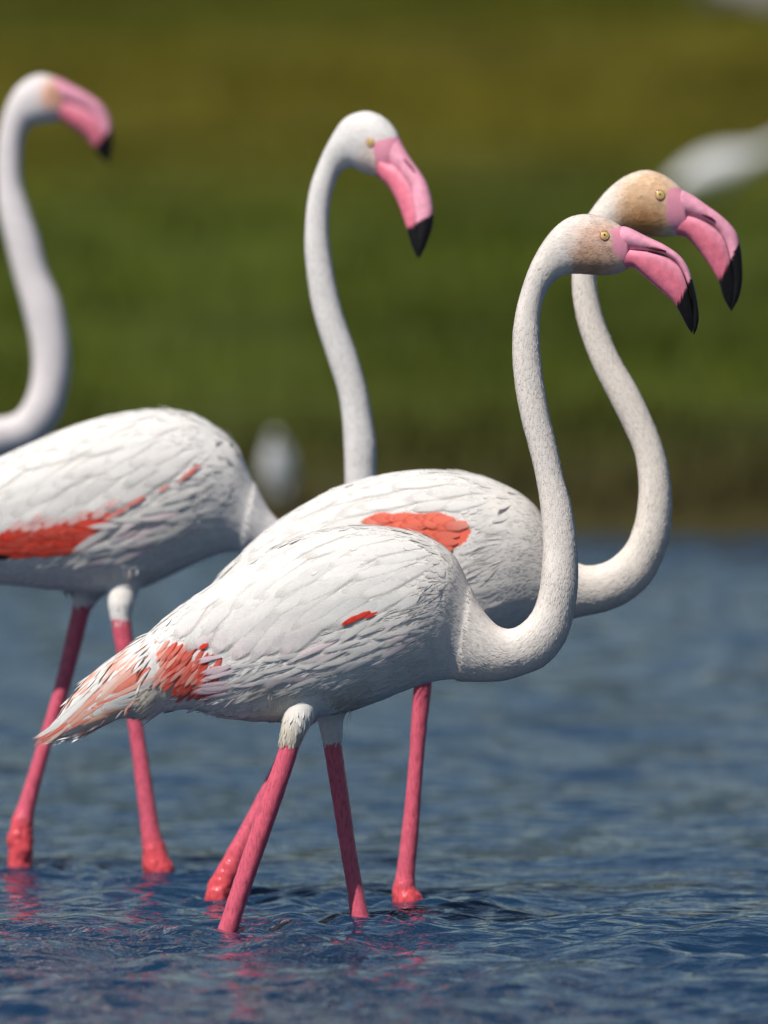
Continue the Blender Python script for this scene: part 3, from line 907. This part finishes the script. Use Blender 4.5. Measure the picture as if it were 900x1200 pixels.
# ---- flamingo B
def flamingo_b():
    b = Bird('flamingo', 15.52, 'flamingo with tan face and smooth coral patch on its shoulder')
    tag(b.root, b.label, 'flamingo', 'flamingos wading in the lake')
    b.place(420)
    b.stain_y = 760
    secs = [
        (150, 806, 148, 818, 5), (175, 774, 172, 822, 16), (205, 738, 200, 824, 30), (240, 692, 238, 825, 46), (280, 648, 280, 825, 58), (317, 613, 325, 822, 66), (359, 586, 365, 815, 72), (401, 565, 405, 808, 76),
        (457, 551, 450, 800, 78), (504, 547, 495, 790, 78), (551, 551, 535, 778, 76), (588, 563, 570, 762, 69), (616, 579, 600, 746, 60), (634, 598, 625, 737, 50),
        (648, 624, 645, 731, 41), (662, 648, 664, 727, 34), (680, 661, 684, 722, 30), (698, 662, 712, 716, 27), (716, 655, 740, 703, 25), (734, 637, 764, 680, 23), (744, 611, 781, 644),
        (748, 585, 787, 611), (748, 560, 787.5, 580), (744, 533, 782, 541), (734, 508, 770, 504), (715, 470, 748, 456), (695, 430, 727, 420), (680, 390, 711, 383), (672, 355, 702.5, 352), (670, 325, 699, 326),
        (672, 296, 701, 304), (680, 267, 712, 286), (694, 244, 724, 276, 20), (712, 222, 737, 273, 22), (733, 206, 748, 275, 25), (756, 199, 764, 277, 26), (776, 204, 780, 278, 24), (792, 215, 795, 276, 19), (801, 225, 807, 272, 14)]
    d = 0.06
    b.patches = [([(437, 607), (470, 597), (520, 599), (556, 606), (561, 618), (556, 632), (537, 645), (520, 665), (470, 660), (440, 630)], lin(246, 112, 88))]
    thighs = [[(470, 752, 30, -0.02), (485, 776, 20, -d + .03), (495, 790, 12, -d + .04)], [(440, 770, 34, 0.03), (390, 808, 24, d), (357, 842, 13, d)]]
    legs = [dict(pts=[(497, 790, 10.5, -d + 0.04), (495, 806, 10.8, -d + 0.04), (491, 850, 9.8, -d + 0.04), (487, 900, 9.0, -d + 0.04), (481, 970, 10.2, -d + 0.04), (475, 1025, 11.5, -d + 0.04), (473, 1040, 14, -d + 0.04), (477, 1050, 18, -d + 0.04), (479, 1060, 18.5, -d + 0.04), (479, 1074, 15, -d + 0.04), (479, 1096, 11, -d + 0.04)], **{'from': 700, 'fx': 0.03, 'r': 10.5}),
            dict(pts=[(362, 832, 10, d), (350, 856, 10.3, d), (321, 916, 9.8, d), (292, 974, 11, d), (266, 1026, 14, d), (257, 1046, 16, d), (254, 1064, 15, d), (254, 1084, 12.5, d)], **{'from': 842, 'fx': 0.035, 'r': 10.5})]
    b.build_body(secs, 0.40, 0.85, legs, thighs,
                 face=[(762, 240, 26, 54), (752, 264, 8, 40)], lores=[(783, 221), (800, 219), (812, 250), (802, 281), (788, 270), (781, 257), (780, 240)],
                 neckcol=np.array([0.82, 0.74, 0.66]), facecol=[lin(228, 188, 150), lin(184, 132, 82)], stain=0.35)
    flow = idw([(560, 570, -1, .15), (500, 570, -1, .1), (400, 600, -1, .35), (330, 640, -1, .6), (270, 690, -.9, .8), (540, 640, -1, .4), (620, 650, -1, .5)])
    fv = lambda x, y: Vector((flow(x, y)[0], 0, -flow(x, y)[1]))
    wing = [(570, 565), (505, 548), (455, 552), (400, 566), (318, 614), (240, 694), (215, 740), (300, 745), (400, 730), (480, 690), (560, 650), (575, 610)]
    patch = [(437, 607), (470, 597), (520, 599), (556, 606), (561, 618), (556, 632), (537, 645), (520, 665), (470, 660), (440, 630)]
    std_plumage(b, 8000, 4200, [wing])
    for side in (-1, 1):
        sd = (np.sign(b.fn[:, 1]) == side)
        w = b.plumage(900, lambda u_, x, y: (0.020, 0.009), 'wing', b.root, b.face_region(wing) * sd * (1 - b.face_region(patch)), shag=0.02, flow=fv)
        pts = scatter_poly([(552, 610), (520, 602), (470, 602), (446, 610), (450, 635), (500, 655), (535, 640)], lambda x, y: 8.5, seed=3 + side)
        pts.sort()
        for (x, y) in pts:
            cc = lin(246, 112, 88) * random.uniform(0.92, 1.06)
            b.feather(w, x, y, (-1, random.uniform(-.1, .25)), random.uniform(26, 36), random.uniform(12, 17), lambda u, v, cc=cc, fd=(0.15 if 465 < x < 540 else 0.6): cc * (1 - fd * (1 - v)) + lin(247, 186, 172) * fd * (1 - v), side, (0.002, 0.003), name='coral_feather')
        # white scapulars that fold down over the coral patch
        pts = scatter_poly([(560, 590), (565, 575), (505, 556), (455, 560), (400, 574), (330, 618), (290, 660), (320, 690), (400, 650), (430, 610), (470, 586), (520, 588)], lambda x, y: 12 + (560 - x) * 0.03, seed=9 + side)
        pts.sort()
        for (x, y) in pts:
            k = (560 - x) / 300; fl = flow(x, y)
            base = WHITE * random.uniform(0.98, 1.04)
            b.feather(w, x, y, fl, 66 + 70 * k, 18 + 13 * k, lambda u, v, base=base: base, side, (0.0011, 0.0018 + random.uniform(0, .001)), bend=random.uniform(-.1, .15), clip=[q for q in wing if q[0] < 440] + [(440, 606), (470, 595), (520, 597), (560, 604), (575, 600), (570, 565), (505, 548), (455, 552)][:1] + [(470, 595), (520, 597), (560, 604), (575, 590), (570, 560), (505, 540), (455, 545)])
    for k in range(2):      # loose tip sticking out past the back
        b.feather(b.root, 285, 652 - k * 3, (-1, .36), 52 - 8 * k, 7, lambda u, v: WHITE, -1, (0.002, 0.003), free=0.25, name='loose_feather')
    upper = [(788, 219, 781, 250, 17), (800, 223, 797, 254, 16), (815, 231, 810, 256, 14), (829, 241, 824, 260, 12), (843, 251, 836, 267, 11), (855, 262, 847, 275.5, 10), (864, 275, 852.5, 288, 9),
             (868.7, 295, 857, 304, 8), (870, 325, 861, 325, 6), (866, 348, 860, 345, 4), (857, 365.5, 857, 361, 1.5)]
    lower = [(781, 250, 786, 275, 17), (797, 254, 800, 277, 16), (810, 256, 808, 282, 15), (822, 260, 818, 293, 14), (834, 266, 829, 308, 13), (844, 274, 838, 322, 11.5), (850, 284.5, 843, 332, 10), (854, 300, 846, 343, 8.5),
             (858, 318, 850, 353, 6.5), (860, 335, 854, 360, 4.5), (859, 352, 856.5, 364, 2)]
    b.build_bill(upper, lower, (843, 328), (.89, .46), nostril=[(822, 251, 0.8), (827, 253, 1.6), (833, 256, 1.7), (838, 259.5, 0.8)])
    b.build_eye(772.4, 228, 5.2)
    return b

# ---- flamingo C
def flamingo_c():
    b = Bird('flamingo', 16.18, 'white faced flamingo with long red strip showing under its folded wing')
    tag(b.root, b.label, 'flamingo', 'flamingos wading in the lake')
    b.place(120)
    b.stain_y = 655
    secs = [
        (-215, 640, -217, 652, 5), (-190, 618, -182, 670, 18), (-140, 592, -130, 682, 38), (-70, 561, -65, 687, 58), (0, 532, 0, 688, 68), (38, 515, 38, 691, 72), (76, 499, 76, 695, 75), (113, 487, 113, 697, 76), (151, 479, 148, 696, 76),
        (189, 476, 178, 687, 74), (227, 482, 206, 674, 69), (257, 499, 230, 663, 61), (279, 520, 252, 654, 50), (292, 549, 270, 650, 40), (303, 574, 288, 650, 33), (317, 599, 304, 653, 27), (335, 617, 322, 658, 23),
        (355, 628, 345, 664, 20), (376, 629, 377, 667), (392, 618, 408, 653), (401, 600, 431, 625), (404, 580, 441, 592), (404, 555, 441, 552), (403, 525, 441, 522), (401, 492, 436, 488), (396, 459, 429, 452), (384, 421, 417, 411),
        (370, 377, 403, 371), (362, 340, 394, 335), (357.5, 300, 388, 298), (357, 275, 385.5, 273), (359, 245, 386, 248), (364.5, 215, 390, 224), (376.5, 183, 398, 204), (390, 157, 411, 196, 20, -3), (402, 140, 420, 200, 22, -6), (417, 132, 432, 204, 25, -9),
        (432, 130, 442, 207, 26, -13), (448, 136, 450, 209, 24, -17), (460, 147, 455, 206, 20, -20), (467, 158, 458, 199, 15, -23)]
    d = 0.05
    b.thigh_y, b.tx0, b.tx1 = 654, 80, 170
    thighs = [[(150, 660, 34, -0.03), (146, 684, 20, -d + .02), (142, 708, 15, -d + .003), (142, 724, 12, -d)], [(110, 660, 34, 0.03), (100, 690, 24, 0.075), (97, 706, 15, 0.075), (95, 714, 11, 0.075)]]
    legs = [dict(pts=[(141, 705, 10, -d), (143, 726, 11.8, -d), (152, 790, 10.2, -d), (160, 850, 9.2, -d), (168, 905, 10, -d), (176, 963, 11.2, -d), (181, 993, 14, -d), (187, 1015, 18, -d), (191, 1027, 17, -d), (192, 1045, 12, -d)], **{'from': 725, 'fx': 0.05, 'r': 10.5}),
            dict(pts=[(97, 698, 10, 0.075), (94, 714, 11, 0.075), (71, 808, 9.4, 0.075), (48, 883, 8.6, 0.075), (30, 945, 10.4, 0.075), (23, 974, 14.5, 0.075), (22, 1000, 15.5, 0.075), (21, 1020, 13.8, 0.075), (22, 1040, 12.5, 0.075)], **{'from': 713, 'fx': 0.03, 'r': 10.5})]
    b.build_body(secs, 0.425, 0.86, legs, thighs,
                 face=[(446, 186, 10, 34)], lores=[(437, 170), (445, 164), (472, 160), (480, 190), (455, 215), (443, 205), (440, 192)],
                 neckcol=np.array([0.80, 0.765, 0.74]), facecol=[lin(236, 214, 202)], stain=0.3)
    flow = idw([(220, 500, -1, .4), (120, 510, -1, .35), (0, 560, -1, .5), (60, 600, -.8, .75), (150, 580, -.85, .7), (220, 560, -.9, .6), (-120, 620, -1, .35)])
    fv = lambda x, y: Vector((flow(x, y)[0], 0, -flow(x, y)[1]))
    wing = [(255, 520), (225, 486), (188, 479), (112, 490), (0, 535), (-140, 596), (-170, 630), (-60, 632), (20, 624), (90, 606), (160, 582), (225, 556)]
    std_plumage(b, 5000, 4200, [wing])
    for side in (-1, 1):
        sd = (np.sign(b.fn[:, 1]) == side)
        w = b.plumage(900, lambda u_, x, y: (0.020, 0.009), 'wing', b.root, b.face_region(wing) * sd, shag=0.02, flow=fv)
        # red and black strip along the wing's lower edge
        for (x, y) in scatter_poly([(135, 600), (100, 606), (20, 622), (-120, 622), (-120, 642), (0, 648), (90, 646), (125, 630)], lambda x, y: 7.5, seed=31 + side):
            cc = RED + (CORAL - RED) * random.uniform(0, .5)
            blk = y > 646
            b.feather(w, x, y, (-1, random.uniform(.0, .25)), random.uniform(30, 46), random.uniform(9, 13), lambda u, v, cc=cc, blk=blk: np.array([.01, .01, .01]) if blk else cc, side, (0.002, 0.003), name='red_feather')
        pts = scatter_poly([(240, 530), (215, 495), (180, 486), (110, 497), (0, 545), (-120, 596), (-100, 612), (0, 592), (70, 588), (140, 566), (200, 556)], lambda x, y: 12 + (240 - x) * 0.03, seed=41 + side)
        pts.sort()
        for (x, y) in pts:
            k = min(1.2, (250 - x) / 250); fl = flow(x, y)
            base = WHITE * random.uniform(0.98, 1.04)
            pkk = np.clip((y - 570) / 60, 0, 1) * random.uniform(0, .9)
            b.feather(w, x, y, fl, 56 + 60 * k, 17 + 12 * k, lambda u, v, base=base, pkk=pkk: base + (PINKW - base) * pkk, side, (0.0011, 0.0019 + random.uniform(0, .001)), bend=random.uniform(-.15, .2), clip=wing)
        for k in range(22):     # blush between the white coverts and the red
            x = random.uniform(-100, 150); y = (628 if x < 20 else 628 - (x - 20) * 0.27) - random.uniform(6, 22)
            b.feather(w, x, y, (-0.9, .6), random.uniform(22, 40), random.uniform(7, 13), lambda u, v: WHITE + (lin(245, 176, 170) - WHITE) * (0.2 + 0.8 * v), side, (0.0022, 0.0032))
        for (x, y, L, W) in ((236, 543, 18, 5), (230, 549, 22, 6), (222, 555, 18, 4), (200, 566, 18, 4), (172, 579, 22, 6), (164, 583, 20, 5), (152, 591, 26, 6), (143, 596, 24, 5)):
            b.feather(w, x, y, (-0.85, .5), L, W, lambda u, v: (CORAL + (RED - CORAL) * .4) * (1 - v) + lin(244, 170, 160) * v, side, (0.003, 0.0035), name='red_feather')
        pts = scatter_poly([(235, 570), (200, 590), (150, 605), (125, 620), (125, 655), (180, 640), (225, 610)], lambda x, y: 12, seed=51 + side)
        pts.sort()
        for (x, y) in pts:
            base = WHITE * random.uniform(0.95, 1.03); pk = random.random() < .3
            b.feather(b.root, x, y, (-1, random.uniform(.1, .55)), random.uniform(36, 62), random.uniform(7, 13), lambda u, v, base=base, pk=pk: base + (PINKW - base) * (1 - v) * pk, side, (0.003, random.uniform(.005, .008)), bend=random.uniform(-.4, .3), name='flank_feather')
    o = -24
    upper = [(466, 157, 445, 190, 15, o), (473, 172, 455, 195, 15, o - 3), (481, 186, 463, 199, 13.5, o - 7), (491, 200, 472, 208, 12, o - 12), (499, 213, 479, 218, 11, o - 16), (504, 227, 483.5, 230, 10, o - 20), (507, 244, 486, 247, 9, o - 24), (507, 262, 488, 266, 7.5, o - 27),
             (500, 285, 489, 284, 5, o - 30), (491, 303, 489.5, 299, 1.5, o - 32)]
    lower = [(445, 190, 441, 204, 15, o), (455, 195, 448, 212, 15, o - 3), (463, 199, 455, 219, 14, o - 7), (472, 208, 462, 230, 13, o - 12), (479, 218, 468, 243, 12, o - 16), (483.5, 230, 473, 257, 10.5, o - 20), (486, 247, 477, 270, 9, o - 24), (488, 266, 481, 284, 7, o - 27), (489, 284, 485, 294, 4.5, o - 30), (490, 298, 488.5, 302, 2, o - 32)]
    b.build_bill(upper, lower, (477, 268), (.5, .86), nostril=[(473, 186, 0.8), (477, 191, 1.5), (482, 197, 1.5), (486, 203, 0.8)])
    b.build_eye(434, 167, 4.4)
    return b

# ---- flamingo D
def flamingo_d():
    b = Bird('flamingo', 18.9, 'pale pink flamingo wading beyond the others with its bill held level')
    tag(b.root, b.label, 'flamingo', 'flamingos wading in the lake')
    b.place(-180)
    b.stain_y = 700
    secs = [
        (-385, 640, -388, 652, 5), (-340, 585, -330, 648, 26), (-270, 525, -262, 655, 48), (-200, 492, -200, 655, 58), (-135, 478, -145, 640, 59), (-85, 478, -105, 615, 52), (-50, 485, -65, 585, 40), (-22, 490, -28, 556, 28), (2, 489, 6, 533, 20),
        (20, 483, 40, 520, 19), (33, 461, 66, 496), (38, 433, 79, 456), (36, 402, 82, 412), (27, 362, 73, 358), (16, 322, 56, 317), (7, 285, 46, 279), (-1, 250, 35, 246), (-4, 215, 26, 216), (-4, 182, 25, 186), (0, 148, 28, 161),
        (11, 115, 36, 147, 17), (26, 96, 49, 144, 19), (45, 87, 60, 143, 20), (62, 90, 70, 141, 17), (74, 98, 76, 137, 12)]
    d = 0.05
    thighs = [[(-190, 620, 28, -0.03), (-186, 655, 20, -d), (-184, 690, 11, -d)], [(-220, 620, 28, 0.03), (-225, 655, 20, d), (-228, 690, 11, d)]]
    legs = [dict(pts=[(-184, 680, 9, -d), (-178, 760, 8.4, -d), (-170, 850, 9.5, -d), (-168, 885, 14, -d), (-168, 915, 9, -d)], **{'from': 690, 'fx': 0.04, 'r': 9}),
            dict(pts=[(-228, 680, 9, d), (-245, 760, 8.4, d), (-262, 850, 9.5, d), (-266, 885, 14, d), (-266, 912, 9, d)], **{'from': 690, 'fx': 0.04, 'r': 9})]
    b.build_body(secs, 0.36, 0.84, legs, thighs, face=[(68, 112, 10, 28)], lores=None, neckcol=np.array([0.80, 0.735, 0.735]), facecol=[lin(240, 180, 150)], voxel=0.004)
    wing = [(-70, 500), (-135, 481), (-200, 495), (-270, 528), (-335, 592), (-300, 610), (-180, 600), (-90, 560)]
    std_plumage(b, 2500, 2500, [])
    flow = idw([(-100, 500, -1, .3), (-200, 530, -1, .5), (-300, 590, -1, .7)])
    fv = lambda x, y: Vector((flow(x, y)[0], 0, -flow(x, y)[1]))
    for side in (-1, 1):
        sd = (np.sign(b.fn[:, 1]) == side)
        b.plumage(700, lambda u_, x, y: (0.06, 0.026), 'wing', b.root, b.face_region(wing) * sd, shag=0.02, flow=fv)
    upper = [(64, 90, 64, 120, 15), (80, 98, 80, 122, 13), (100, 109, 96, 127, 11), (117, 121, 109, 134, 9.5), (127, 136, 118, 146, 8), (132, 157, 123, 163, 6.5), (131, 178, 124, 179, 4), (127, 191, 125, 189, 1.5)]
    lower = [(64, 120, 70, 139, 15), (80, 122, 84, 149, 14), (95, 127, 99, 159, 12.5), (109, 134, 106, 167, 11), (118, 146, 112, 176, 9), (123, 163, 117, 183, 6.5), (124, 179, 121, 188, 3.5), (125, 189, 124.5, 190, 1.5)]
    b.build_bill(upper, lower, (112, 172), (.79, .61))
    b.build_eye(62, 105, 3.6)
    return b

build_bank()
birds = [flamingo_a(), flamingo_b(), flamingo_c(), flamingo_d()]
for b in birds:
    for p in b.legpaths:
        k = int(np.argmin(np.abs(p[:, 2] + BED)))
        leg_spots.append((p[k, 0] + b.off.x, p[k, 1] + b.off.y, 1.0))
build_water(leg_spots)

# lake bed
xs = axis([(-300, 300, 60)]); ys = axis([(-120, 33, 20)])
v = np.array([(-310, -130, BED), (310, -130, BED), (310, 31.7, BED), (-310, 31.7, BED)])
link('lake_bed', mesh_np('lake_bed', v, [(0, 1, 2, 3)]), M_MUD, None, 'structure')

# ------------------------------------------------------------------ two white birds on the bank
def bank_bird(name, label, gx, gy, yaw, sc, spine, head, legs, bill, billmat):
    """spine: (x,z,half height,half width) along the body and neck; all local metres, facing +x"""
    root = link(name, None)
    tag(root, label, 'egret', 'white birds on the bank')
    root.location = (gx, gy, float(bank_z(np.array(gx), np.array(gy))) - 0.01)
    root.rotation_euler = (0, 0, yaw); root.scale = (sc, sc, sc)
    S = catmull([list(q) for q in spine], 0.015)
    rings = []
    for i, q in enumerate(S):
        a, b_ = S[max(0, i - 1)], S[min(len(S) - 1, i + 1)]
        t = Vector((b_[0] - a[0], 0, b_[1] - a[1])).normalized(); u = Vector((-t.z, 0, t.x))
        rings.append([list(Vector((q[0], 0, q[1])) + u * q[2] * math.sin(k) + Vector((0, q[3] * math.cos(k), 0))) for k in np.linspace(0, 2 * math.pi, 18, endpoint=False)])
    pieces = [rings_to_mesh(np.array(rings))]
    for lg in legs: pieces.append(rings_to_mesh(tube_rings(lg, 10)))
    me = fuse('body', pieces, 0.005, 2)
    co = get_co(me)
    c = np.tile(np.array([0.78, 0.78, 0.78, 1.0]), (len(co), 1))
    k = co[:, 2] < legs[0][1][2]
    c[k] = (0.03, 0.03, 0.025, 0.0)
    set_col(me, c)
    link('body', me, M_BODY, root)
    v, f = rings_to_mesh(tube_rings(bill, 10)); link('bill', mesh_np('bill', v, f), billmat, root)
    for sy in (-1, 1):
        bm = bmesh.new(); bmesh.ops.create_uvsphere(bm, u_segments=10, v_segments=6, radius=head[3])
        bmesh.ops.translate(bm, vec=(head[0], sy * head[2], head[1]), verts=bm.verts)
        e = bpy.data.meshes.new('eye'); bm.to_mesh(e); bm.free(); link('eye', e, M_PUPIL, root)
    return root

# hunched egret at the water's edge
g = P(327, 618, 33.3)
bank_bird('egret', 'small hunched white egret standing at the edge of the bank by the water', g.x, 32.62, R(-100), 0.84,
          [(-0.075, 0.09, .008, .012), (-0.06, 0.14, .035, .045), (-0.035, 0.20, .055, .062), (-0.01, 0.26, .052, .056), (0.01, 0.30, .036, .038), (0.022, 0.325, .028, .028), (0.045, 0.34, .022, .02), (0.065, 0.338, .01, .01)],
          (0.05, 0.345, 0.018, 0.005),
          [[(-0.02, s * .025, 0.17, .014), (-0.015, s * .025, 0.105, .006), (-0.025, s * .025, 0.06, .005), (-0.01, s * .025, 0.005, .006), (0.02, s * .03, 0.005, .004)] for s in (-1, 1)],
          [(0.06, 0, 0.338, .009), (0.10, 0, 0.325, .005), (0.14, 0, 0.30, .002)], M_DARKBILL)
# large egret striding up the bank, neck stretched forward
g = P(846, 262, 53.0)
bank_bird('egret', 'large white egret walking up the grassy bank with neck stretched forward', g.x, 53.0, R(8), 1.0,
          [(-0.30, 0.20, .01, .012), (-0.22, 0.25, .05, .06), (-0.08, 0.31, .088, .085), (0.06, 0.35, .085, .08), (0.16, 0.385, .05, .05), (0.24, 0.42, .032, .03), (0.33, 0.47, .028, .025), (0.42, 0.50, .026, .024), (0.49, 0.515, .03, .026), (0.54, 0.51, .012, .012)],
          (0.50, 0.525, 0.022, 0.006),
          [[(-0.02, s * .04, 0.28, .02), (0.0, s * .04, 0.22, .009), (-0.03, s * .04, 0.12, .007), (0.02 * s, s * .04, 0.006, .007), (0.02 * s + .05, s * .05, 0.006, .005)] for s in (-1, 1)],
          [(0.53, 0, 0.51, .012), (0.60, 0, 0.505, .007), (0.67, 0, 0.495, .002)], M_YBILL)

# pale boulder high on the bank
gx, gy = P(888, 0, 104).x, 104.0
bm = bmesh.new(); bmesh.ops.create_icosphere(bm, subdivisions=4, radius=1.0)
for v in bm.verts:
    n_ = noise.noise(v.co * 1.3) * 0.3 + noise.noise(v.co * 4) * 0.08
    v.co = Vector((v.co.x * 0.55, v.co.y * 0.4, v.co.z * 0.32)) * (1 + n_)
me = bpy.data.meshes.new('boulder'); bm.to_mesh(me); bm.free()
bo = link('boulder', me, mat_plain('pale_stone', (0.27, 0.24, 0.24), 0.9))
bo.location = (gx, gy, float(bank_z(np.array(gx), np.array(gy))) + 0.12)
tag(bo, 'pale weathered boulder lying high on the grassy bank', 'boulder')
